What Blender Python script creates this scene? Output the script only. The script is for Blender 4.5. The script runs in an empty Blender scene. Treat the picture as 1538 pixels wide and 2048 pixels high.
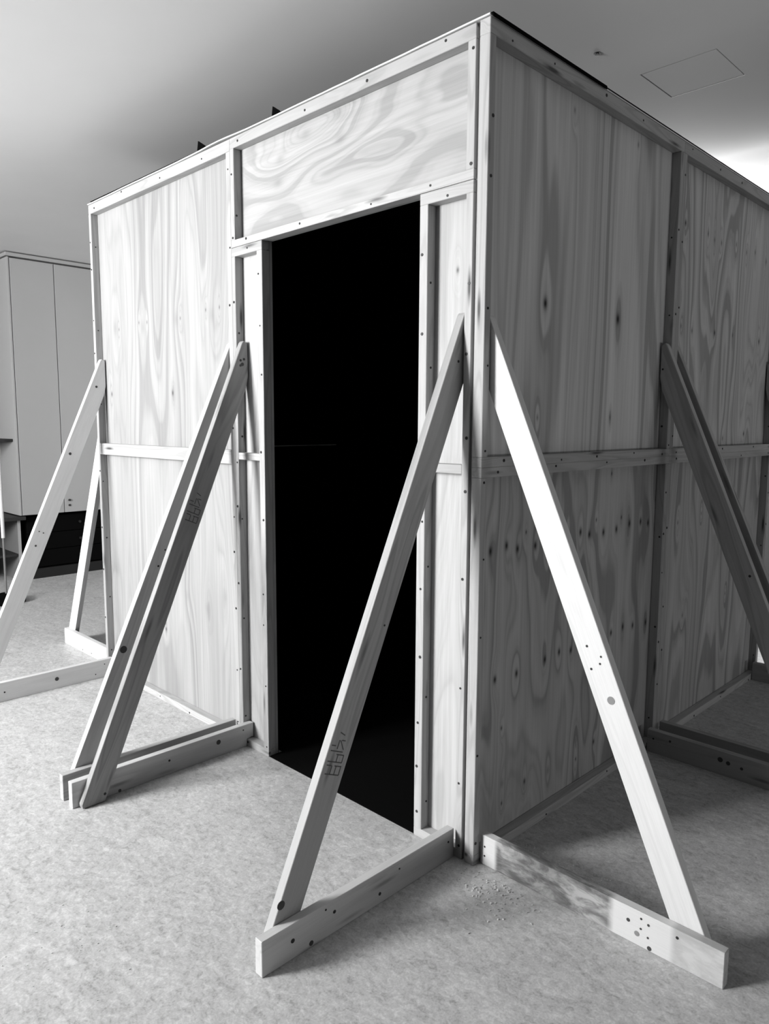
import bpy, bmesh, math, random
from mathutils import Matrix, Vector

random.seed(7)
C = bpy.context.scene.collection
PI = math.pi

# ---------------------------------------------------------------- camera, world, lights, exposure
cam_d = bpy.data.cameras.new('camera')
cam = bpy.data.objects.new('camera', cam_d)
C.objects.link(cam)
right = Vector((0.7085200681, 0.7056716583, 0.0051791685))
up = Vector((-0.0877233287, 0.0807904524, 0.9928632939))
fwd = Vector((-0.7002170597, 0.7039179025, -0.1191455236))
m = Matrix.Identity(4)
for i in range(3):
    m[i][0], m[i][1], m[i][2] = right[i], up[i], -fwd[i]
m.translation = (1.30461837, -1.7062974, 1.351579)
cam.matrix_world = m
cam_d.sensor_fit = 'VERTICAL'
cam_d.sensor_height = 36.0
cam_d.lens = 1479.641 / 2048 * 36.0
cam_d.clip_start = 0.05
bpy.context.scene.camera = cam

world = bpy.data.worlds.new('world')
bpy.context.scene.world = world
world.use_nodes = True
world.node_tree.nodes['Background'].inputs['Color'].default_value = (1, 1, 1, 1)
world.node_tree.nodes['Background'].inputs['Strength'].default_value = 0.0

CEIL = 2.715
RX0, RX1, RY0, RY1 = -5.8, 6.0, -4.4, 3.35      # inner faces of the room
WIN_FRONT = (-3.1, -1.8, 1.3, 2.64)           # x0, x1, z0, z1 of the window behind the camera
WIN_BACK = (-2.2, -0.75, 0.5, 2.68)
FILL_RIGHT = (0.6, 3.4, 0.08, 0.75)               # y0, y1, z0, z1 of an added low opening, fills the side wall


def area(name, loc, rot, sx, sy, watts):
    d = bpy.data.lights.new(name, 'AREA')
    d.shape = 'RECTANGLE'
    d.size, d.size_y, d.energy = sx, sy, watts
    d.color = (1, 1, 1)
    o = bpy.data.objects.new(name, d)
    o.location, o.rotation_euler = loc, rot
    C.objects.link(o)
    return o


# daylight in the front and back windows, plus an added fill on the right
area('daylight_front_window', ((WIN_FRONT[0] + WIN_FRONT[1]) / 2, RY0 - 0.14, (WIN_FRONT[2] + WIN_FRONT[3]) / 2),
     (PI / 2, 0, 0), WIN_FRONT[1] - WIN_FRONT[0], WIN_FRONT[3] - WIN_FRONT[2], 225)
area('daylight_back_window', ((WIN_BACK[0] + WIN_BACK[1]) / 2, RY1 + 0.14, (WIN_BACK[2] + WIN_BACK[3]) / 2),
     (-PI / 2, 0, 0), WIN_BACK[1] - WIN_BACK[0], WIN_BACK[3] - WIN_BACK[2], 88)
area('added_fill_right', (RX1 + 0.14, (FILL_RIGHT[0] + FILL_RIGHT[1]) / 2, (FILL_RIGHT[2] + FILL_RIGHT[3]) / 2),
     (0, PI / 2, 0), FILL_RIGHT[3] - FILL_RIGHT[2], FILL_RIGHT[1] - FILL_RIGHT[0], 22)  # added fill lamp, set low to brighten the side wall but hardly the floor

vs = bpy.context.scene.view_settings
vs.view_transform = 'Standard'
vs.look = 'None'
vs.gamma = 1.0
vs.use_curve_mapping = False
vs.exposure = 0.8
bpy.context.scene.cycles.diffuse_bounces = 1


# ---------------------------------------------------------------- materials
class NT:
    def __init__(self, name, rough=0.6, spec=0.3):
        self.m = bpy.data.materials.new(name)
        self.m.use_nodes = True
        self.t = self.m.node_tree
        self.b = self.t.nodes['Principled BSDF']
        self.b.inputs['Roughness'].default_value = rough
        self.b.inputs['Specular IOR Level'].default_value = spec

    def n(self, typ, **kw):
        o = self.t.nodes.new(typ)
        for k, v in kw.items():
            setattr(o, k, v)
        return o

    def set(self, sock, v):
        if hasattr(v, 'is_output') or isinstance(v, bpy.types.NodeSocket):
            self.t.links.new(v, sock)
        else:
            sock.default_value = v

    def math(self, op, a, b=0.0, c=None, clamp=False):
        o = self.n('ShaderNodeMath', operation=op, use_clamp=clamp)
        self.set(o.inputs[0], a)
        self.set(o.inputs[1], b)
        if c is not None:
            self.set(o.inputs[2], c)
        return o.outputs[0]

    def vmath(self, op, a, b=(0, 0, 0), c=None):
        o = self.n('ShaderNodeVectorMath', operation=op)
        self.set(o.inputs[0], a)
        self.set(o.inputs[1], b)
        if c is not None:
            self.set(o.inputs[2], c)
        return o.outputs['Value'] if op in ('DOT_PRODUCT', 'LENGTH') else o.outputs['Vector']

    def noise(self, vec, scale=1.0, detail=2.0, rough=0.5, dist=0.0, dim='3D', w=None):
        o = self.n('ShaderNodeTexNoise', noise_dimensions=dim)
        if vec is not None:
            self.set(o.inputs['Vector'], vec)
        if w is not None:
            self.set(o.inputs['W'], w)
        o.inputs['Scale'].default_value = scale
        o.inputs['Detail'].default_value = detail
        o.inputs['Roughness'].default_value = rough
        o.inputs['Distortion'].default_value = dist
        return o.outputs['Fac']

    def ramp(self, fac, stops):
        o = self.n('ShaderNodeValToRGB')
        e = o.color_ramp.elements
        while len(e) < len(stops):
            e.new(0.5)
        for i, (p, v) in enumerate(stops):
            e[i].position = p
            e[i].color = (v, v, v, 1)
        self.set(o.inputs[0], fac)
        return o.outputs[0]

    def obj(self):
        return self.n('ShaderNodeTexCoord').outputs['Object']

    def rnd(self):
        return self.n('ShaderNodeObjectInfo').outputs['Random']

    def bump(self, h, strength=0.2, dist=0.001):
        o = self.n('ShaderNodeBump')
        o.inputs['Strength'].default_value = strength
        o.inputs['Distance'].default_value = dist
        self.set(o.inputs['Height'], h)
        self.t.links.new(o.outputs[0], self.b.inputs['Normal'])

    def color(self, v):
        if isinstance(v, float):
            self.b.inputs['Base Color'].default_value = (v, v, v, 1)
        else:
            self.t.links.new(v, self.b.inputs['Base Color'])
        return self.m


def flat(name, v, rough=0.6, spec=0.3):
    return NT(name, rough, spec).color(float(v))


def plywood(name, knots, light=0.66, dark=0.40, grain='z', offset=0.0, freq=9.0, wob=1.0, vs_=0.55, wide_k=0.17):
    """rotary-cut pine: bands follow the contours of a field stretched along the grain; knots = (u, v, size, darkness)"""
    t = NT(name, 0.55, 0.25)
    sep = t.n('ShaderNodeSeparateXYZ')
    t.set(sep.inputs[0], t.obj())
    u, v = (sep.outputs['X'], sep.outputs['Z']) if grain == 'z' else (sep.outputs['Z'], sep.outputs['X'])
    comb = t.n('ShaderNodeCombineXYZ')
    t.set(comb.inputs[0], u)
    t.set(comb.inputs[1], v)
    t.set(comb.inputs[2], sep.outputs['Y'])
    uv = comb.outputs[0]
    # knots: a dark core and a wide field that bends the bands around it
    core, wide = None, None
    for (ku, kv, ks, kd) in knots:
        sx, sy = 1 / (0.0085 * ks), 1 / (0.0145 * ks)
        p = t.vmath('MULTIPLY_ADD', uv, (sx, sy, 0), (-ku * sx, -kv * sy, 0))
        d2 = t.vmath('DOT_PRODUCT', p, p)
        c = t.math('MULTIPLY', t.math('POWER', 0.28, d2), kd)
        p2 = t.vmath('MULTIPLY', p, (0.36, 0.17, 0))
        w = t.math('POWER', 0.3, t.vmath('DOT_PRODUCT', p2, p2))
        core = c if core is None else t.math('ADD', core, c)
        wide = w if wide is None else t.math('ADD', wide, w)
    st = t.vmath('MULTIPLY_ADD', uv, (2.6, vs_, 0.3), (offset * 3.1, offset * 1.7, offset))
    big = t.noise(st, 1.0, 2.0, 0.45)
    st2 = t.vmath('MULTIPLY_ADD', uv, (9.0, 2.9 * vs_, 0.3), (offset, offset * 2.3, 0))
    mid = t.noise(st2, 1.0, 2.0, 0.5)
    ph = t.math('MULTIPLY_ADD', big, 1.9 * wob, t.math('MULTIPLY', u, 0.55))
    ph = t.math('MULTIPLY_ADD', mid, 0.13 * wob, ph)
    if wide is not None:
        ph = t.math('MULTIPLY_ADD', wide, wide_k, ph)
    bands = t.noise(None, freq, 2.5, 0.62, dim='1D', w=ph)
    band = t.ramp(bands, [(0.36, 0.0), (0.47, 0.62), (0.53, 0.8), (0.66, 1.0)])
    st3 = t.vmath('MULTIPLY_ADD', uv, (260.0, 5.0, 1.0), (offset, offset, 0))
    fib = t.noise(st3, 1.0, 2.0, 0.6)
    st4 = t.vmath('MULTIPLY_ADD', uv, (75.0, 1.3, 1.0), (offset, offset * 0.7, 0))
    streak = t.noise(st4, 1.0, 3.0, 0.6)
    val0 = t.math('MULTIPLY_ADD', streak, 0.42, 0.79)
    tone = t.noise(t.vmath('MULTIPLY_ADD', uv, (7.0, 0.7, 1), (offset, 4.0, 0)), 1.0, 1.0)
    val = t.math('MULTIPLY_ADD', band, light - dark, dark)
    val = t.math('MULTIPLY', val, val0)
    val = t.math('MULTIPLY', val, t.math('MULTIPLY_ADD', fib, 0.16, 0.92))
    val = t.math('MULTIPLY', val, t.math('MULTIPLY_ADD', tone, 0.34, 0.83))
    if core is not None:
        val = t.math('MULTIPLY', val, t.math('SUBTRACT', 1.0, t.math('MINIMUM', core, 0.97)))
    t.bump(fib, 0.12, 0.0006)
    return t.color(val)


def lumber(name, light=0.66, dark=0.46, knots=1.0, freq=16.0):
    """planed pine, grain along local Z, each piece with its own tone and knots"""
    t = NT(name, 0.55, 0.25)
    r = t.rnd()
    off = t.math('MULTIPLY', r, 37.0)
    cmb = t.n('ShaderNodeCombineXYZ')
    for i in range(3):
        t.set(cmb.inputs[i], off)
    p = t.vmath('ADD', t.obj(), cmb.outputs[0])
    a = t.noise(t.vmath('MULTIPLY', p, (9, 9, 0.7)), 1.0, 2.0, 0.5)
    band = t.noise(None, freq, 2.0, 0.6, dim='1D', w=a)
    band = t.ramp(band, [(0.36, 0.0), (0.52, 0.8), (0.64, 1.0)])
    fib = t.noise(t.vmath('MULTIPLY', p, (420, 420, 9)), 1.0, 2.0, 0.6)
    v = t.math('MULTIPLY_ADD', band, light - dark, dark)
    v = t.math('MULTIPLY', v, t.math('MULTIPLY_ADD', fib, 0.2, 0.9))
    v = t.math('MULTIPLY', v, t.math('MULTIPLY_ADD', r, 0.16, 0.92))
    vo = t.n('ShaderNodeTexVoronoi')
    t.set(vo.inputs['Vector'], t.vmath('MULTIPLY', p, (21, 21, 3.1)))
    vo.inputs['Scale'].default_value = 1.0
    k = t.ramp(vo.outputs['Distance'], [(0.06, 1.0 - 0.82 * knots), (0.13, 1.0 - 0.35 * knots), (0.2, 1.0)])
    v = t.math('MULTIPLY', v, k)
    t.bump(fib, 0.12, 0.0005)
    return t.color(v)


def stained_board(name):
    """pine offcut with grey dirt along its middle, grain along local Z"""
    t = NT(name, 0.65, 0.2)
    p = t.obj()
    sep = t.n('ShaderNodeSeparateXYZ')
    t.set(sep.inputs[0], p)
    zc = sep.outputs['Z']
    fib = t.noise(t.vmath('MULTIPLY', p, (300, 300, 9)), 1.0, 3.0, 0.6)
    blot = t.noise(t.vmath('MULTIPLY', p, (26, 26, 9)), 1.0, 5.0, 0.65, 0.6)
    mask = t.ramp(zc, [(0.055, 0.0), (0.068, 1.0), (0.43, 1.0), (0.45, 0.0)])
    m2 = t.ramp(zc, [(0.60, 0.0), (0.615, 0.45)])
    mask = t.math('ADD', mask, m2)
    dirt = t.ramp(blot, [(0.38, 0.08), (0.5, 0.22), (0.62, 0.48)])
    base = t.math('MULTIPLY_ADD', fib, 0.10, 0.76)
    mix = t.n('ShaderNodeMix', data_type='FLOAT')
    t.set(mix.inputs['Factor'], t.math('MULTIPLY', mask, 0.92))
    t.set(mix.inputs['A'], base)
    t.set(mix.inputs['B'], dirt)
    return t.color(mix.outputs['Result'])


def linoleum():
    t = NT('linoleum', 0.42, 0.35)
    p = t.obj()
    a = t.noise(t.vmath('MULTIPLY', p, (9, 15, 1)), 1.0, 6.0, 0.62, 1.2)
    b = t.noise(t.vmath('MULTIPLY', p, (46, 60, 1)), 1.0, 4.0, 0.65, 0.8)
    c = t.noise(t.vmath('MULTIPLY', p, (190, 150, 1)), 1.0, 2.0, 0.6)
    v = t.math('ADD', t.math('MULTIPLY', a, 0.30), t.math('MULTIPLY', b, 0.46))
    v = t.math('MULTIPLY_ADD', c, 0.24, v)
    col = t.ramp(v, [(0.38, 0.38), (0.46, 0.55), (0.53, 0.64), (0.62, 0.80)])
    t.bump(b, 0.08, 0.001)
    return t.color(col)


def cloth(name, v):
    t = NT(name, 0.95, 0.05)
    n = t.noise(t.vmath('MULTIPLY', t.obj(), (300, 300, 300)), 1.0, 2.0)
    return t.color(t.math('MULTIPLY', t.math('MULTIPLY_ADD', n, 0.6, 0.7), v))


def paint(name, v, rough=0.7):
    t = NT(name, rough, 0.2)
    n = t.noise(t.obj(), 3.0, 3.0, 0.5)
    return t.color(t.math('MULTIPLY', t.math('MULTIPLY_ADD', n, 0.06, 0.97), v))


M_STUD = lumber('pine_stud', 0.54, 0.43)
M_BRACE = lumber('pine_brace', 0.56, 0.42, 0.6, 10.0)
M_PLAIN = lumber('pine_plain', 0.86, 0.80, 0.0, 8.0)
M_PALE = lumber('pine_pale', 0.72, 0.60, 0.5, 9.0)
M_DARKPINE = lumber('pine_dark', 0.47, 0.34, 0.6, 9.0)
M_DIRTY = stained_board('stained_pine')
M_FLOOR = linoleum()
M_CEIL = paint('ceiling_paint', 0.84)
M_WALL = paint('wall_paint', 0.10)
M_LAM = paint('white_laminate', 0.38, 0.4)
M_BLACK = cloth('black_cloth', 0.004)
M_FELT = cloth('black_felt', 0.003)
M_DARK = paint('dark_laminate', 0.02, 0.5)
M_PLINTH = paint('dark_plinth', 0.014, 0.6)
M_SCREW = flat('dark_screw', 0.03, 0.4)
M_BRIGHT = flat('galvanised_screw', 0.45, 0.3)
M_INK = flat('stamp_ink', 0.12, 0.7)
M_KNOT = flat('knot', 0.07, 0.6)
M_KNOT2 = flat('red_knot', 0.3, 0.6)
M_CHIP = lumber('wood_chip', 0.95, 0.6, 0.0, 9.0)
M_WHITE = paint('white_metal', 0.75, 0.4)
M_GREY = paint('grey_metal_and_shaded_board', 0.2, 0.4)  # also on the shelf unit's inner boards, as painted-in shade
M_SHELF = paint('shelf_board', 0.03, 0.5)


# ---------------------------------------------------------------- helpers
def link(name, mesh, parent=None):
    o = bpy.data.objects.new(name, mesh)
    C.objects.link(o)
    if parent:
        o.parent = parent
    return o


def finish(bm, name, mat, parent=None, smooth=False):
    bmesh.ops.recalc_face_normals(bm, faces=bm.faces)
    me = bpy.data.meshes.new(name)
    bm.to_mesh(me)
    bm.free()
    me.materials.append(mat)
    if smooth:
        for p in me.polygons:
            p.use_smooth = True
    return link(name, me, parent)


def add_box(bm, lo, hi, bev=0.0):
    r = bmesh.ops.create_cube(bm, size=1.0)
    vs_ = r['verts']
    for v in vs_:
        v.co = Vector([lo[i] + (v.co[i] + 0.5) * (hi[i] - lo[i]) for i in range(3)])
    if bev:
        es = list({e for v in vs_ for e in v.link_edges})
        bmesh.ops.bevel(bm, geom=es, offset=bev, segments=1, affect='EDGES')


def box(name, lo, hi, mat, parent=None, bev=0.0):
    bm = bmesh.new()
    add_box(bm, lo, hi, bev)
    return finish(bm, name, mat, parent)


def add_prism(bm, prof, y0, y1, f=lambda p: p):
    a = [bm.verts.new(f(Vector((x, y0, z)))) for x, z in prof]
    b = [bm.verts.new(f(Vector((x, y1, z)))) for x, z in prof]
    n = len(prof)
    bm.faces.new(a)
    bm.faces.new(list(reversed(b)))
    for i in range(n):
        bm.faces.new((a[i], b[i], b[(i + 1) % n], a[(i + 1) % n]))


def empty(name, loc, rz, label, cat, group=None):
    o = bpy.data.objects.new(name, None)
    o.empty_display_size = 0.1
    C.objects.link(o)
    o.location, o.rotation_euler = loc, (0, 0, rz)
    o['label'], o['category'] = label, cat
    if group:
        o['group'] = group
    return o


def tag(o, label, cat, group=None):
    o['label'], o['category'] = label, cat
    if group:
        o['group'] = group
    return o


def struct(o):
    o['kind'] = 'structure'
    return o


def cyl(bm, p, axis, r, d, seg=10):
    """short disc centred at p, its axis along the given unit axis"""
    q = Vector((0, 0, 1)).rotation_difference(Vector(axis)).to_matrix().to_4x4()
    bmesh.ops.create_cone(bm, cap_ends=True, segments=seg, radius1=r, radius2=r, depth=d,
                          matrix=Matrix.Translation(p) @ q)


# ---------------------------------------------------------------- room shell
def floor():
    bm = bmesh.new()
    add_box(bm, (RX0 - 0.2, RY0 - 0.2, -0.1), (RX1 + 0.2, RY1 + 0.2, 0.0))
    struct(finish(bm, 'floor', M_FLOOR))


floor()

HX0, HX1, HY0, HY1 = -0.166, 0.121, 1.189, 1.468       # ceiling hatch
bm = bmesh.new()
g = 0.004
for lo, hi in (((RX0 - .2, RY0 - .2), (HX0 - g, RY1 + .2)), ((HX1 + g, RY0 - .2), (RX1 + .2, RY1 + .2)),
               ((HX0 - g, RY0 - .2), (HX1 + g, HY0 - g)), ((HX0 - g, HY1 + g), (HX1 + g, RY1 + .2))):
    add_box(bm, (lo[0], lo[1], CEIL), (hi[0], hi[1], CEIL + 0.05))
struct(finish(bm, 'ceiling', M_CEIL))
box_lid = empty('ceiling_hatch', ((HX0 + HX1) / 2, (HY0 + HY1) / 2, CEIL), 0,
                'flush rectangular access hatch outlined in the white ceiling', 'hatch')
box('hatch_panel', (-(HX1 - HX0) / 2, -(HY1 - HY0) / 2, 0.0005), ((HX1 - HX0) / 2, (HY1 - HY0) / 2, 0.02), M_CEIL, box_lid, 0.001)
hb = box('hatch_frame', (-(HX1 - HX0) / 2 - 0.03, -(HY1 - HY0) / 2 - 0.03, 0.051), ((HX1 - HX0) / 2 + 0.03, (HY1 - HY0) / 2 + 0.03, 0.07), M_SHELF, box_lid)

bm = bmesh.new()
cyl(bm, Vector((-0.203, 0.914, CEIL - 0.001)), (0, 0, 1), 0.013, 0.002, 12)
cyl(bm, Vector((-0.203, 0.914, CEIL - 0.003)), (0, 0, 1), 0.006, 0.002, 10)
tag(finish(bm, 'ceiling_screw', M_SCREW), 'small dark screw head in the ceiling left of the hatch', 'screw')


def wall_with_hole(name, axis, at, thick, lo, hi, hole, mat):
    """axis 'y': wall spans x from lo to hi; axis 'x': spans y"""
    bm = bmesh.new()
    h0, h1, z0, z1 = hole
    for a0, a1, c0, c1 in ((lo, h0, 0, CEIL), (h1, hi, 0, CEIL), (h0, h1, 0, z0), (h0, h1, z1, CEIL)):
        if axis == 'y':
            add_box(bm, (a0, at, c0), (a1, at + thick, c1))
        else:
            add_box(bm, (at, a0, c0), (at + thick, a1, c1))
    return struct(finish(bm, name, mat))


def window_frame(name, axis, at, hole, n):
    bm = bmesh.new()
    h0, h1, z0, z1 = hole
    bars = [(h0, h0 + .05, z0, z1), (h1 - .05, h1, z0, z1), (h0, h1, z0, z0 + .05), (h0, h1, z1 - .05, z1)]
    for k in range(1, n):
        c = h0 + (h1 - h0) * k / n
        bars.append((c - .025, c + .025, z0, z1))
    for a0, a1, c0, c1 in bars:
        if axis == 'y':
            add_box(bm, (a0, at - .03, c0), (a1, at + .03, c1))
        else:
            add_box(bm, (at - .03, a0, c0), (at + .03, a1, c1))
    return struct(finish(bm, name, M_WHITE))


struct(box('wall_left', (RX0 - .2, RY0 - .2, 0), (RX0, RY1 + .2, CEIL), M_WALL))
wall_with_hole('wall_front', 'y', RY0 - .2, .2, RX0, RX1, WIN_FRONT, M_WALL)
wall_with_hole('wall_back', 'y', RY1, .2, RX0, RX1, WIN_BACK, M_WALL)
wall_with_hole('wall_right', 'x', RX1, .2, RY0 - .2, RY1 + .2, FILL_RIGHT, M_WALL)  # its low opening is made up for the added fill lamp


# ---------------------------------------------------------------- framed plywood panels of the cabin
SD = 0.036      # stud depth
PT = 0.012      # plywood thickness


def piece(name, w, d, length, mat, parent, loc, axis='z', bev=0.0015):
    """a length of timber: local Z is the grain; w along local X, d along local Y"""
    o = box(name, (0, 0, 0), (w, d, length), mat, parent, bev)
    o.location = loc
    if axis == 'x':                      # lay it along the panel's X: z->x, x->-z
        o.rotation_euler = (0, PI / 2, 0)
    return o


def panel(name, loc, rz, w, h, ply, label, cat='wall panel', group=None, sl=0.028, sr=0.028, top=0.030, bot=0.030,
          mids=(), screws=True, inset=(0.0, 0.0), name_ply='plywood_sheet'):
    e = empty(name, loc, rz, label, cat, group)
    piece('stud', sl, SD, h - top - bot, M_STUD, e, (0, 0, bot))
    piece('stud', sr, SD, h - top - bot, M_STUD, e, (w - sr, 0, bot))
    piece('rail', top, SD, w, M_STUD, e, (0, 0, h), 'x')
    piece('rail', bot, SD, w, M_STUD, e, (0, 0, bot), 'x')
    for z0, z1 in mids:
        piece('rail', z1 - z0, SD - 0.002, w - sl - sr, M_STUD, e, (sl, 0.001, z1), 'x')
    s = box(name_ply, (inset[0], SD + 0.0004, 0.0), (w - inset[1], SD + PT, h), ply, e)
    if screws:
        bm = bmesh.new()
        rr = random.Random(hash((round(w, 3), round(h, 3), round(loc[0], 2))) & 0xffff)
        pts = []
        for x0, x1 in ((0, sl), (w - sr, w)):
            z = 0.06
            while z < h - 0.05:
                pts.append((rr.uniform(x0 + .008, x1 - .008), z + rr.uniform(-.03, .03)))
                z += rr.uniform(0.16, 0.34)
        for z0, z1 in ((0, bot), (h - top, h)):
            x = 0.08
            while x < w - 0.06:
                pts.append((x + rr.uniform(-.03, .03), rr.uniform(z0 + .008, z1 - .008)))
                x += rr.uniform(0.22, 0.42)
        for x, z in pts:
            cyl(bm, Vector((x, -0.0006, z)), (0, 1, 0), rr.uniform(.0030, .0054), 0.0016, 8)
        o = finish(bm, 'screw_head', M_SCREW, e)
        o['kind'] = 'stuff'
        # screws driven through the studs towards the neighbour, seen on the inner stud sides
        bm = bmesh.new()
        for x, sgn in ((sl, 1), (w - sr, -1)):
            z = 0.12
            while z < h - 0.08:
                cyl(bm, Vector((x + sgn * 0.0006, rr.uniform(.010, .026), z)), (1, 0, 0), rr.uniform(.003, .0045), 0.0016, 8)
                z += rr.uniform(0.25, 0.45)
        o = finish(bm, 'screw_head', M_SCREW, e)
        o['kind'] = 'stuff'
    return e


W = 2.525
XA = -1.250        # joint left frame / door frames
XB = -0.0475       # right end of the front frames
XL, XR = -1.050, -0.250
ZD = 2.032
H = 2.44
ZJ = 1.225
Y1, Y2 = 1.245, 2.475

# plywood with the knots the photograph shows (u, v in each sheet's own frame)
kn = lambda pts, du=0.0, dv=0.0, s=1.0, d=0.9: [(a + du, b + dv, s, d) for a, b in pts]
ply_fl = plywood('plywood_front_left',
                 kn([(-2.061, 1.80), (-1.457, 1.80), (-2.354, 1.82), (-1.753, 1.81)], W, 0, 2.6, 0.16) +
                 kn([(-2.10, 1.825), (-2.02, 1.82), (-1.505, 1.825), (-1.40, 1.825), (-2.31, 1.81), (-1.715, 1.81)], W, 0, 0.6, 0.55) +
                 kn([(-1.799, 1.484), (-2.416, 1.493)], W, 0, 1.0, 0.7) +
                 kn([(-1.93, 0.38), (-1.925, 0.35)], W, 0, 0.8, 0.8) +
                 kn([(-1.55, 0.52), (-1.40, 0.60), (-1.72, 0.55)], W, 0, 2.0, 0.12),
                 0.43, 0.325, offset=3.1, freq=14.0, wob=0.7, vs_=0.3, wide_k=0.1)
ply_hd = plywood('plywood_header',
                 kn([(2.382 - ZD, -0.656), (2.296 - ZD, -0.647), (2.229 - ZD, -0.99), (2.31 - ZD, -0.978), (2.36 - ZD, -0.83)], 0, 1.25, 2.2, 0.22),
                 0.50, 0.385, grain='x', offset=7.7, freq=10.0, wob=1.2, vs_=0.8, wide_k=0.25)
ply_lj = plywood('plywood_left_jamb', [], 0.58, 0.49, offset=11.3, freq=9.0)
ply_rj = plywood('plywood_right_jamb', [(0.12, 1.80, 0.7, 0.7)], 0.60, 0.51, offset=15.9, freq=9.0)
ply_r1u = plywood('plywood_side_upper_near',
                  kn([(0.361, 1.732), (0.837, 1.731)], 0, -ZJ, 1.6, 1.0) +
                  kn([(0.498, 2.351), (0.936, 2.357), (0.335, 1.372), (0.808, 1.377)], 0, -ZJ, 0.8, 0.5),
                  0.80, 0.46, offset=0.35, freq=11.0, wob=0.6, vs_=0.2, wide_k=0.06)
ply_r1l = plywood('plywood_side_lower_near',
                  kn([(0.101, 0.965), (0.184, 0.973), (0.244, 0.956), (0.345, 0.955), (0.63, 0.971), (0.692, 0.956), (0.795, 0.954),
                      (0.894, 0.956), (0.998, 0.968), (1.092, 0.967), (1.158, 0.956), (0.42, 0.965), (0.54, 0.96)], 0, 0, 1.2, 0.97) +
                  kn([(0.93, 0.998), (0.29, 1.005), (0.739, 1.005), (0.84, 1.17), (0.181, 0.378), (0.655, 0.117), (0.192, 0.118)], 0, 0, 0.6, 0.8) +
                  kn([(0.424, 0.551), (0.514, 0.558), (0.592, 0.547), (0.886, 0.552), (0.98, 0.558), (1.064, 0.547), (1.179, 0.538),
                      (0.257, 0.542), (0.139, 0.55)], 0, 0, 1.1, 0.95) +
                  kn([(0.321, 0.148), (0.784, 0.144)], 0, 0, 0.9, 0.85) +
                  kn([(0.192, 0.186), (0.466, 0.138), (0.65, 0.19)], 0, 0, 1.3, 0.35),
                  0.56, 0.32, offset=5.6, freq=9.0, wob=1.0, vs_=0.5, wide_k=0.1)
ply_r2u = plywood('plywood_side_upper_far',
                  kn([(1.369, 2.166), (1.729, 1.76), (2.294, 1.767), (2.162, 1.309)], -Y1, -ZJ, 1.0, 0.93) +
                  kn([(1.6, 2.165), (1.671, 2.151), (1.75, 2.151), (1.924, 2.174), (2.055, 2.16), (2.167, 2.178), (1.375, 1.757),
                      (1.485, 1.748), (1.942, 1.768), (2.325, 2.158), (1.893, 1.289)], -Y1, -ZJ, 0.9, 0.6),
                  0.74, 0.44, offset=9.2, freq=13.0, wob=0.9, vs_=0.4, wide_k=0.1)
ply_r2l = plywood('plywood_side_lower_far', kn([(0.2, 0.93), (0.45, 0.95), (0.75, 0.94), (0.3, 0.5), (0.8, 0.52)], 0, 0, 0.7, 0.6),
                  0.56, 0.32, offset=21.4, freq=10.0)
ply_bk = plywood('plywood_rear', [], 0.62, 0.42, offset=27.0)

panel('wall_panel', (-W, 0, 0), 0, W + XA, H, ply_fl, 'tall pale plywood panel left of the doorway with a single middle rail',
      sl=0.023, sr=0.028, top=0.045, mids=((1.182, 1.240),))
panel('header_panel', (XA, 0, ZD), 0, XB - XA, H - ZD, ply_hd, 'wide plywood panel over the doorway with horizontal grain',
      sl=0.025, sr=0.029, top=0.040, bot=0.028)
panel('jamb_panel', (XA, 0, 0), 0, XL - XA, ZD - 0.0015, ply_lj, 'narrow framed plywood strip along the left side of the doorway',
      sl=0.023, sr=0.033, top=0.034, mids=((1.203, 1.231),), inset=(0, 0))
panel('jamb_panel', (XR, 0, 0), 0, XB - XR, ZD - 0.0015, ply_rj, 'narrow framed plywood strip between the doorway and the cabin corner',
      sl=0.033, sr=0.026, top=0.034, mids=((1.203, 1.231),))
R = PI / 2
panel('wall_panel', (0, 0, 0), R, Y1, ZJ, ply_r1l, 'lower shaded plywood panel of the side wall at the near corner, two rows of dark knots',
      bot=0.032, inset=(0.012, 0))
panel('wall_panel', (0, 0, ZJ), R, Y1, H - ZJ, ply_r1u, 'upper shaded plywood panel of the side wall at the near corner, long straight grain',
      top=0.042, inset=(0.012, 0))
panel('wall_panel', (0, Y1, 0), R, Y2 - Y1, ZJ, ply_r2l, 'lower shaded plywood panel at the far end of the side wall', bot=0.032)
panel('wall_panel', (0, Y1, ZJ), R, Y2 - Y1, H - ZJ, ply_r2u, 'upper shaded plywood panel at the far end of the side wall, scattered knots', top=0.042)
# the two walls turned away from the camera
ZL = ((0, ZJ, 'lower'), (ZJ, H - ZJ, 'upper'))
for z, h, wd in ZL:
    panel('wall_panel', (-W, Y2, z), -R, Y2 - 0.104, h, ply_bk, wd + ' plywood panel of the hidden left side wall of the cabin', screws=False)
    panel('wall_panel', (-0.05, Y2, z), PI, W - 0.105, h, ply_bk, wd + ' plywood panel of the hidden rear wall of the cabin', screws=False)

# black lining inside, with a thin batten that catches light on the far side
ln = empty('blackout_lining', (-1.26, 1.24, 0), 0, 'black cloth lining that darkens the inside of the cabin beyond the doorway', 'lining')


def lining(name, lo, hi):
    return box(name, tuple(a - b for a, b in zip(lo, (-1.26, 1.24, 0))), tuple(a - b for a, b in zip(hi, (-1.26, 1.24, 0))), M_BLACK, ln)


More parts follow.
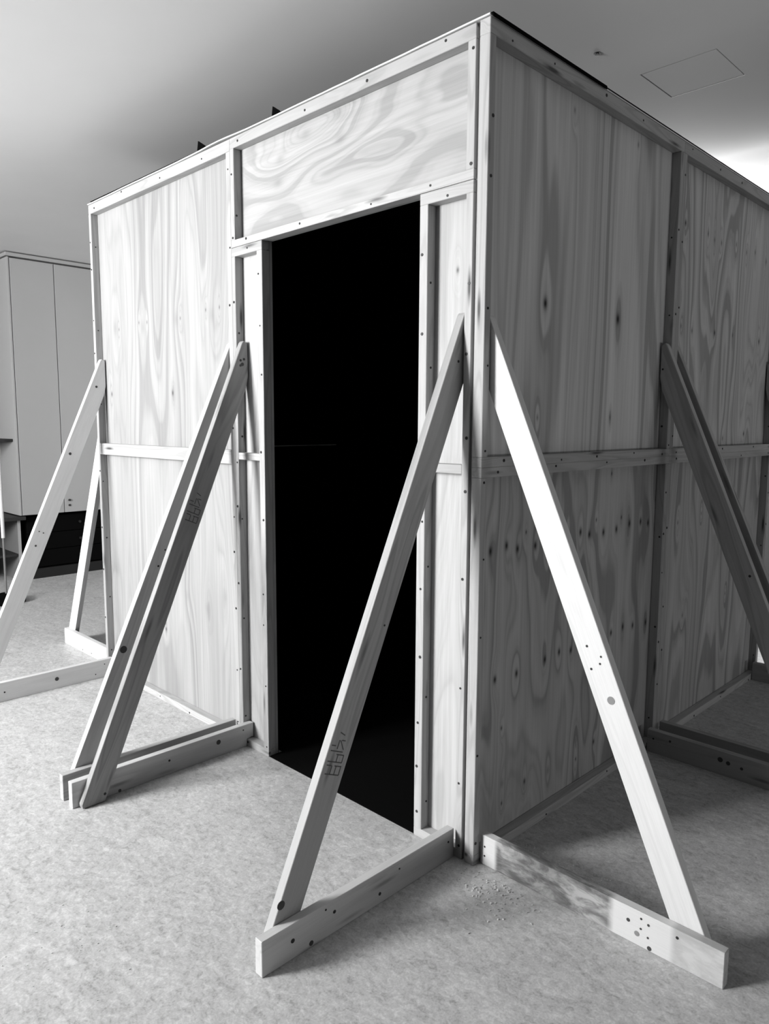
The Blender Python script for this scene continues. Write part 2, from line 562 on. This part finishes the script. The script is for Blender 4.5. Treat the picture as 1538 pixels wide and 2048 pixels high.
yi = SD + PT + 0.001
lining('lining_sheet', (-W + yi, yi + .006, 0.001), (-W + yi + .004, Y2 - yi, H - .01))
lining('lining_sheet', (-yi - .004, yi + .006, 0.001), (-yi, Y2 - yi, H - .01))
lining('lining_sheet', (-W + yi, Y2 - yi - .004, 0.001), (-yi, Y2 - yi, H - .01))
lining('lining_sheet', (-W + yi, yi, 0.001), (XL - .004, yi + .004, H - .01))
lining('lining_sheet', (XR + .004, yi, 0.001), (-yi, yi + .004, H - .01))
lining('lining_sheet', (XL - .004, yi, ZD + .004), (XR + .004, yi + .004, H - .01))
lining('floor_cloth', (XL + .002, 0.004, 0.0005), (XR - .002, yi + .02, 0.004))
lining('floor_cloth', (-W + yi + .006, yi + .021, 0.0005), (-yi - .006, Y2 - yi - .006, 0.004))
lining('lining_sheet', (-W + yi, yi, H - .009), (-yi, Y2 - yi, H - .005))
bt = box('batten', (-W + yi + .004 + 1.26, 1.05 - 1.24, 1.203), (-W + yi + .010 + 1.26, 1.62 - 1.24, 1.209), M_PLAIN, ln)

# roof
rf = empty('roof_cover', (-W / 2, Y2 / 2, H), 0, 'thin roof board with black cloth on top of the cabin', 'roof')
ox, oy = -W / 2, Y2 / 2
bm = bmesh.new()
n = 40
rr = random.Random(4)
wav = [rr.uniform(0.0, 0.0012) for _ in range(n + 1)]
rows = []
for i in range(n + 1):
    x = -W + W * i / n
    lift = wav[i] + 0.006 * math.exp(-((x + 1.32) / 0.12) ** 2)
    rows.append([bm.verts.new((x - ox, y - oy, z + lift * (1 if y < 1 else 0)))
                 for y, z in ((-0.004, 0.001), (-0.004, 0.0055), (Y2, 0.0055), (Y2, 0.001))])
for i in range(n):
    for k in range(4):
        bm.faces.new((rows[i][k], rows[i][(k + 1) % 4], rows[i + 1][(k + 1) % 4], rows[i + 1][k]))
bm.faces.new(rows[0])
bm.faces.new(list(reversed(rows[n])))
finish(bm, 'roof_board', M_PLAIN, rf)
bm = bmesh.new()
add_prism(bm, [(-W + .02 - ox, 0.0135), (0.005 - ox, 0.0065), (0.005 - ox, -0.002), (0.007 - ox, -0.002), (0.007 - ox, 0.0085), (-W + .02 - ox, 0.0155)],
          0.002 - oy, 0.62 - oy)
add_prism(bm, [(-W + .02 - ox, 0.0135), (0.001 - ox, 0.0065), (0.001 - ox, 0.0095), (-W + .02 - ox, 0.0155)], 0.62 - oy, Y2 - oy)
finish(bm, 'roof_cloth', M_FELT, rf)


def flap(x0, x1, y, z0, z1, label, ang=0.0):
    e = empty('felt_flap', (x0, y, z0), ang, label, 'felt scrap', 'felt flaps along the roof edge')
    bm = bmesh.new()
    L = x1 - x0
    add_prism(bm, [(0, 0), (L, 0.0), (L, (z1 - z0) * 0.3), (L * .4, (z1 - z0) * 0.74), (0, z1 - z0)], -0.002, 0.004,
              lambda p: Vector((p.x, p.y + 0.02 * p.x / max(L, .01) + 0.015 * math.sin(9 * p.z), p.z)))
    finish(bm, 'flap_body', M_FELT, e)
    bm = bmesh.new()
    add_prism(bm, [(0.0, 0.0), (L * .6, 0.0), (L * .6, 0.003), (0, 0.003)], -0.002, 0.05)
    finish(bm, 'flap_foot', M_FELT, e)
    return e


flap(-1.577, -1.500, 0.055, H + 0.0125, 2.530, 'black felt flap standing on the roof edge above the tall left panel')
flap(-1.054, -0.985, 0.055, H + 0.0105, 2.522, 'black felt flap standing on the roof edge above the doorway')
flap(-0.035, 0.0, 0.44, H + 0.0085, 2.478, 'small crumpled black felt flap on the roof edge over the shaded side wall', PI / 2)

# ---------------------------------------------------------------- raking braces
TB = 0.028


def brace(loc, rz, s, label, lean=0.0, notch=False, base_mat=None, diag_mat=None, zt=1.65, length=0.735, group='raking braces', screws=()):
    """local X points away from the wall; base board centred on local Y = 0, diagonal on the side s"""
    e = empty('raking_brace', loc, rz, label, 'brace', group)
    h = 0.095
    hb_ = TB / 2
    # base board: grain along local Z of its own object, so build it in a turned frame
    prof = [(0.003, 0.0), (length, 0.0), (length, h), (0.003, h)]
    if notch:
        prof = [(0.003, 0.0), (length, 0.0), (length, h), (-0.031, h), (-0.031, 0.034), (0.003, 0.034)]
    rotm = Matrix.Rotation(PI / 2, 4, 'Y')                 # object Z -> brace X
    inv = rotm.inverted()

    def beveled(bm):
        bmesh.ops.bevel(bm, geom=list(bm.edges), offset=0.0014, segments=1, affect='EDGES')

    bm = bmesh.new()
    add_prism(bm, prof, -hb_, hb_, lambda p: inv @ p)
    beveled(bm)
    o = finish(bm, 'base_board', base_mat or M_BRACE, e)
    o.matrix_local = rotm
    # diagonal
    k = 2.29
    up_ = lambda t: zt - k * t
    lo_ = lambda t: zt - 0.205 - k * t
    tfoot = (zt - 0.003) / k
    tlow = (zt - 0.205 - 0.003) / k
    prof = [(-0.030, lo_(-0.030) + 0.02), (-0.030, zt + 0.012), (-0.014, zt + 0.022), (-0.006, up_(-0.006)),
            (tfoot - 0.006, up_(tfoot - 0.006)), (tfoot - 0.008, 0.003), (tlow, 0.003), (-0.018, lo_(-0.018))]
    ang = math.atan2(1, k)
    rot2 = Matrix.Rotation(-ang, 4, 'Y')
    inv2 = rot2.inverted()
    a, b = (hb_ + .0004, hb_ + TB) if s > 0 else (-hb_ - TB, -hb_ - .0004)

    def f(p):
        q = Vector((p.x, p.y + lean * (p.z - 0.1) / zt, p.z))
        return inv2 @ q
    bm = bmesh.new()
    add_prism(bm, prof, a, b, f)
    beveled(bm)
    o = finish(bm, 'diagonal_board', diag_mat or M_BRACE, e)
    o.matrix_local = rot2
    e['_diag'] = 0
    del e['_diag']

    # marks: (t, z, radius, kind, face side) on the board faces
    bms = {}
    for t, z, r, kind, board in screws:
        side = -1 if board.startswith('-') else 1
        bd = board.lstrip('-')
        y = side * (hb_ + 0.0003)
        if bd == 'd':
            y = (b if side > 0 else a) + lean * (z - 0.1) / zt + side * 0.0003
        bm = bms.setdefault(kind, bmesh.new())
        cyl(bm, Vector((t, y, z)), (0, 1, 0), r, 0.0012, 12)
    for kind, bm in bms.items():
        o = finish(bm, {'k': 'knot', 'r': 'knot', 's': 'screw_head'}[kind], {'k': M_KNOT, 'r': M_KNOT2, 's': M_SCREW}[kind], e)
        o['kind'] = 'stuff'
    return e


FR = -R            # braces standing out from the front wall
bA = brace((-0.0895, 0, 0), FR, -1, 'brace in front of the cabin corner, standing out from the doorway side', lean=0.028, base_mat=M_PALE,
           screws=[(.03, .06, .0035, 's', 'b'), (.25, .07, .003, 's', 'b'), (.33, .03, .005, 's', 'b'), (.50, .06, .005, 's', 'b'), (.53, .08, .003, 's', 'b'),
                   (.64, .05, .006, 's', 'b'), (.58, .012, .007, 'k', 'b'), (.655, .14, .012, 'k', 'd'), (.3, .80, .003, 's', 'd'), (.015, 1.53, .004, 's', 'd')])
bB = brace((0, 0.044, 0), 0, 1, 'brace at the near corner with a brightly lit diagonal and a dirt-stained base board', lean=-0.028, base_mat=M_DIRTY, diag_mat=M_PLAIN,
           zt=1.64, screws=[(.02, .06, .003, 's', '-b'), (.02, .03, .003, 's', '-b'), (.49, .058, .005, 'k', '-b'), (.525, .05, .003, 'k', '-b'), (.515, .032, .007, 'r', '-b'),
                            (.545, .035, .003, 'k', '-b'), (.545, .07, .0035, 'k', '-b'), (.55, .008, .006, 'k', '-b'), (.62, .075, .004, 's', '-b'), (.525, .078, .003, 's', '-b'),
                            (.345, .70, .0035, 's', '-d'), (.37, .72, .003, 's', '-d'), (.405, .60, .011, 'r', '-d'), (.405, .60, .006, 'k', '-d')][:12] +
           [(.33, .76, .0035, 's', '-d'), (.372, .74, .003, 's', '-d'), (.405, .628, .011, 'r', '-d')])
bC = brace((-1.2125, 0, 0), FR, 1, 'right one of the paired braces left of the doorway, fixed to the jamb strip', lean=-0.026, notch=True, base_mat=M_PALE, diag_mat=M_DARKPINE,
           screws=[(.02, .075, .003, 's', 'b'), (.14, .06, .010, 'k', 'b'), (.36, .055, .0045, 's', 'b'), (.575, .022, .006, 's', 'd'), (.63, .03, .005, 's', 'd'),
                   (-.012, 1.60, .005, 's', 'd'), (.004, 1.595, .005, 's', 'd'), (-.004, 1.58, .007, 'k', 'd'), (.005, 1.575, .005, 'k', 'd')])
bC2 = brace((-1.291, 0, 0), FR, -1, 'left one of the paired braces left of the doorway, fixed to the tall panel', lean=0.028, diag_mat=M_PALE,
            screws=[(.48, .50, .014, 'k', 'd'), (.33, .80, .004, 's', 'd'), (.30, .86, .003, 's', 'd')])
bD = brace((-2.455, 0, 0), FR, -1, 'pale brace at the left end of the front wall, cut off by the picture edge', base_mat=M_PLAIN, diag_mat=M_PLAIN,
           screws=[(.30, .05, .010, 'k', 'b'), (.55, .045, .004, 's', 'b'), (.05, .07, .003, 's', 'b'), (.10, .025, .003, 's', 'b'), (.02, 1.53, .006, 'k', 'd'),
                   (.17, 1.19, .007, 'k', 'd'), (.36, .74, .005, 'k', 'd'), (.32, .80, .003, 's', 'd'), (.34, .81, .003, 's', 'd')])
bD2 = brace((-W, 0.06, 0), PI, -1, 'brace standing out from the hidden left wall towards the cupboards', lean=-0.0, base_mat=M_PLAIN, diag_mat=M_PLAIN, length=0.68,
            screws=[(.30, .02, .004, 's', 'b'), (.42, .015, .004, 's', 'b')])
bE1 = brace((0, 1.175, 0), 0, 1, 'near one of the paired shaded braces halfway along the side wall',
            screws=[(-.02, 1.57, .004, 's', '-d'), (.355, .79, .005, 's', '-d'), (.03, .06, .004, 's', '-b'), (.10, .07, .005, 'k', '-b'), (.30, .06, .010, 'k', '-b'), (.33, .055, .008, 'k', '-b'), (.38, .05, .006, 'k', '-b')])
bE2 = brace((0, 1.2875, 0), 0, 1, 'far one of the paired shaded braces halfway along the side wall', lean=-0.028)
bF = brace((0, 2.405, 0), 0, 1, 'dark brace at the far end of the side wall by the picture edge', lean=0.0)


def strokes(parent, fn, segs, w=0.0035):
    """worn, unreadable grade stamp: short printed strokes on a board face; fn maps (along, across) to the local face"""
    bm = bmesh.new()
    for (x0, y0, x1, y1) in segs:
        d = Vector((x1 - x0, y1 - y0)).normalized()
        nrm = Vector((-d.y, d.x)) * w / 2
        vs4 = [fn(x0 + nrm.x, y0 + nrm.y), fn(x1 + nrm.x, y1 + nrm.y), fn(x1 - nrm.x, y1 - nrm.y), fn(x0 - nrm.x, y0 - nrm.y)]
        bm.faces.new([bm.verts.new(v) for v in vs4])
    me_o = finish(bm, 'grade_stamp', M_INK, parent)
    me_o['kind'] = 'stuff'
    return me_o


def on_diag(s, lean, zt, tc, zc, side):
    """local frame on the diagonal's face, centred at (tc, zc), 'along' pointing up the board"""
    al = Vector((-1, 2.29)).normalized()
    ac = Vector((2.29, 1)).normalized()

    def fn(a, c):
        t = tc + al.x * a + ac.x * c
        z = zc + al.y * a + ac.y * c
        hb_ = TB / 2
        y = (hb_ + TB) if s > 0 else (-hb_ - 0.0004)
        if side < 0:
            y = (hb_ + .0004) if s > 0 else (-hb_ - TB)
        y += lean * (z - 0.1) / zt + side * 0.0005
        return Vector((t, y, z))
    return fn


stamp = [(-.045, -.03, -.045, .022), (-.045, -.03, -.020, -.03), (-.045, -.012, -.022, -.012), (-.045, .004, -.022, .004), (-.022, -.03, -.022, -.006),
         (-.022, .006, -.022, .024), (-.012, -.028, -.012, .026), (-.012, -.028, .008, -.028), (-.012, -.006, .008, -.006), (.008, -.028, .008, .0),
         (.016, -.02, .016, .026), (.022, -.02, .045, .0), (.022, .004, .046, .004), (.030, .012, .030, .028), (.046, -.018, .046, -.004), (.06, -.01, .066, .01)]
strokes(bA, on_diag(-1, 0.028, 1.65, 0.475, 0.475, 1), stamp, 0.003)
strokes(bC, on_diag(1, -0.026, 1.65, 0.235, 1.02, 1), stamp, 0.003)

# ---------------------------------------------------------------- cupboards, shelves and stand at the left
CX = -5.2
CY0 = 0.503


def cupboard(y0, ndoor, wdoor, label, gable):
    e = empty('wall_cupboard', (CX, y0, 0.565), 0, label, 'cupboard')
    w = ndoor * wdoor + gable
    box('cupboard_body', (-0.595, 0, 0), (-0.021, w, 2.105), M_LAM, e, 0.001)
    box('side_edge', (-0.020, 0, 0), (0.0, gable - 0.004, 2.105), M_LAM, e, 0.001)
    for i in range(ndoor):
        ya = gable + i * wdoor
        d = box('door', (-0.020, ya + 0.002, 0.0), (0.0, ya + wdoor - 0.004, 2.098), M_LAM, e, 0.0015)
        bm = bmesh.new()
        yk = ya + 0.045 if i == ndoor - 1 else ya + wdoor - 0.045
        cyl(bm, Vector((0.005, yk, 0.105)), (1, 0, 0), 0.010, 0.010, 12)
        finish(bm, 'door_knob', M_SCREW, d)
        bm = bmesh.new()
        cyl(bm, Vector((0.003, yk, 0.06)), (1, 0, 0), 0.010, 0.006, 12)
        finish(bm, 'door_lock', M_SCREW, d)
    box('cornice', (-0.595, -0.012, 2.112), (0.008, w, 2.140), M_LAM, e, 0.002)
    return e


cupboard(CY0, 2, 0.352, 'tall white two-door wall cupboard at the left, partly behind the pale brace', 0.018)
cupboard(CY0 + 0.725, 2, 0.352, 'second tall white wall cupboard hidden behind the cabin', 0.018)

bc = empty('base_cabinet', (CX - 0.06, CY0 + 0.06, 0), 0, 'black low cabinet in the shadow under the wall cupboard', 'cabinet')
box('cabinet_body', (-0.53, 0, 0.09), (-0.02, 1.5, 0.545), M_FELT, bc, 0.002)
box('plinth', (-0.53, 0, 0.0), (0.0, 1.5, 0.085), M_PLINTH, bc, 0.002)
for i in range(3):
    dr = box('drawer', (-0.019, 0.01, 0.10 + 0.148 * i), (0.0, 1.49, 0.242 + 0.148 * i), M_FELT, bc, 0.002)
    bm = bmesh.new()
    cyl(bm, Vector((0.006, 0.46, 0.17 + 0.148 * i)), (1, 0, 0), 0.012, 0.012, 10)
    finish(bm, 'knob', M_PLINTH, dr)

sh = empty('shelf_unit', (CX - 0.05, CY0 - 0.01, 0), 0, 'low open shelf unit with a dark top left of the cupboard', 'shelf')
box('top_board', (-0.54, -0.9, 0.525), (0.05, 0.055, 0.556), M_SHELF, sh, 0.002)
box('side_board', (-0.54, 0.0, 0.0), (-0.002, 0.024, 0.523), M_GREY, sh, 0.001)  # grey stands for the shade inside the unit, put into the board's colour
box('edge_strip', (-0.0015, 0.0, 0.0), (0.0005, 0.024, 0.523), M_LAM, sh)  # front edge of the same board, left in the lit tone
box('side_board', (-0.54, -0.9, 0.0), (0.0, -0.876, 0.523), M_LAM, sh, 0.001)
box('shelf_board', (-0.54, -0.875, 0.215), (-0.01, -0.001, 0.235), M_SHELF, sh, 0.001)
box('back_board', (-0.545, -0.9, 0.0), (-0.541, 0.024, 0.523), M_GREY, sh)  # interior shade painted into the colour here too
w2 = box('wall_shelf', (RX0, -0.5, 1.183), (CX - 0.075, CY0 - 0.001, 1.205), M_SHELF, None, 0.002)
tag(w2, 'dark wall shelf against the side of the cupboard at the picture edge', 'shelf')

st = empty('floor_stand', (-4.54, 0.15, 0), 0, 'thin white and grey pole stand on a black base at the left picture edge', 'stand')
bm = bmesh.new()
cyl(bm, Vector((0, 0, 0.02)), (0, 0, 1), 0.13, 0.04, 24)
cyl(bm, Vector((0, 0, 0.055)), (0, 0, 1), 0.05, 0.03, 20)
finish(bm, 'stand_base', M_FELT, st)
bm = bmesh.new()
cyl(bm, Vector((0, 0, 0.28)), (0, 0, 1), 0.008, 0.43, 14)
finish(bm, 'lower_tube', M_GREY, st)
bm = bmesh.new()
cyl(bm, Vector((0, 0, 0.90)), (0, 0, 1), 0.013, 0.82, 16)
finish(bm, 'upper_tube', M_WHITE, st)

# ---------------------------------------------------------------- sawdust and chips on the floor
bm = bmesh.new()
rr = random.Random(21)


def crumb(x, y, s):
    q = Matrix.Translation((x, y, s * 0.35)) @ Matrix.Rotation(rr.uniform(0, 6.3), 4, 'Z') @ Matrix.Diagonal((s * rr.uniform(.6, 1.6), s * rr.uniform(.4, .9), s * .7, 1))
    bmesh.ops.create_cube(bm, size=1.0, matrix=q)


for _ in range(150):
    a, r_ = rr.gauss(0, 1), abs(rr.gauss(0, 1))
    crumb(0.06 + 0.13 * rr.random() + 0.05 * a, -0.01 - 0.07 * r_, rr.uniform(.0015, .0042))
for _ in range(70):
    crumb(0.05 + 0.30 * rr.random(), 0.10 + 0.14 * rr.random(), rr.uniform(.0015, .0045))
for _ in range(40):
    crumb(-0.55 + rr.gauss(0, .1), -1.02 + rr.gauss(0, .1), rr.uniform(.0015, .003))
o = finish(bm, 'sawdust', M_CHIP)
o['kind'] = 'stuff'
o['label'], o['category'] = 'pale sawdust crumbs scattered on the floor by the cabin corner', 'sawdust'
bm = bmesh.new()
add_prism(bm, [(-.008, 0.0), (.009, 0.0), (.007, .004), (-.004, .006)], -.004, .004)
o = finish(bm, 'bark_chip', M_SCREW)
o.location = (0.82, -0.35, 0)
o.rotation_euler = (0, 0, 0.7)
tag(o, 'single dark wood chip on the bare floor in the foreground', 'wood chip')
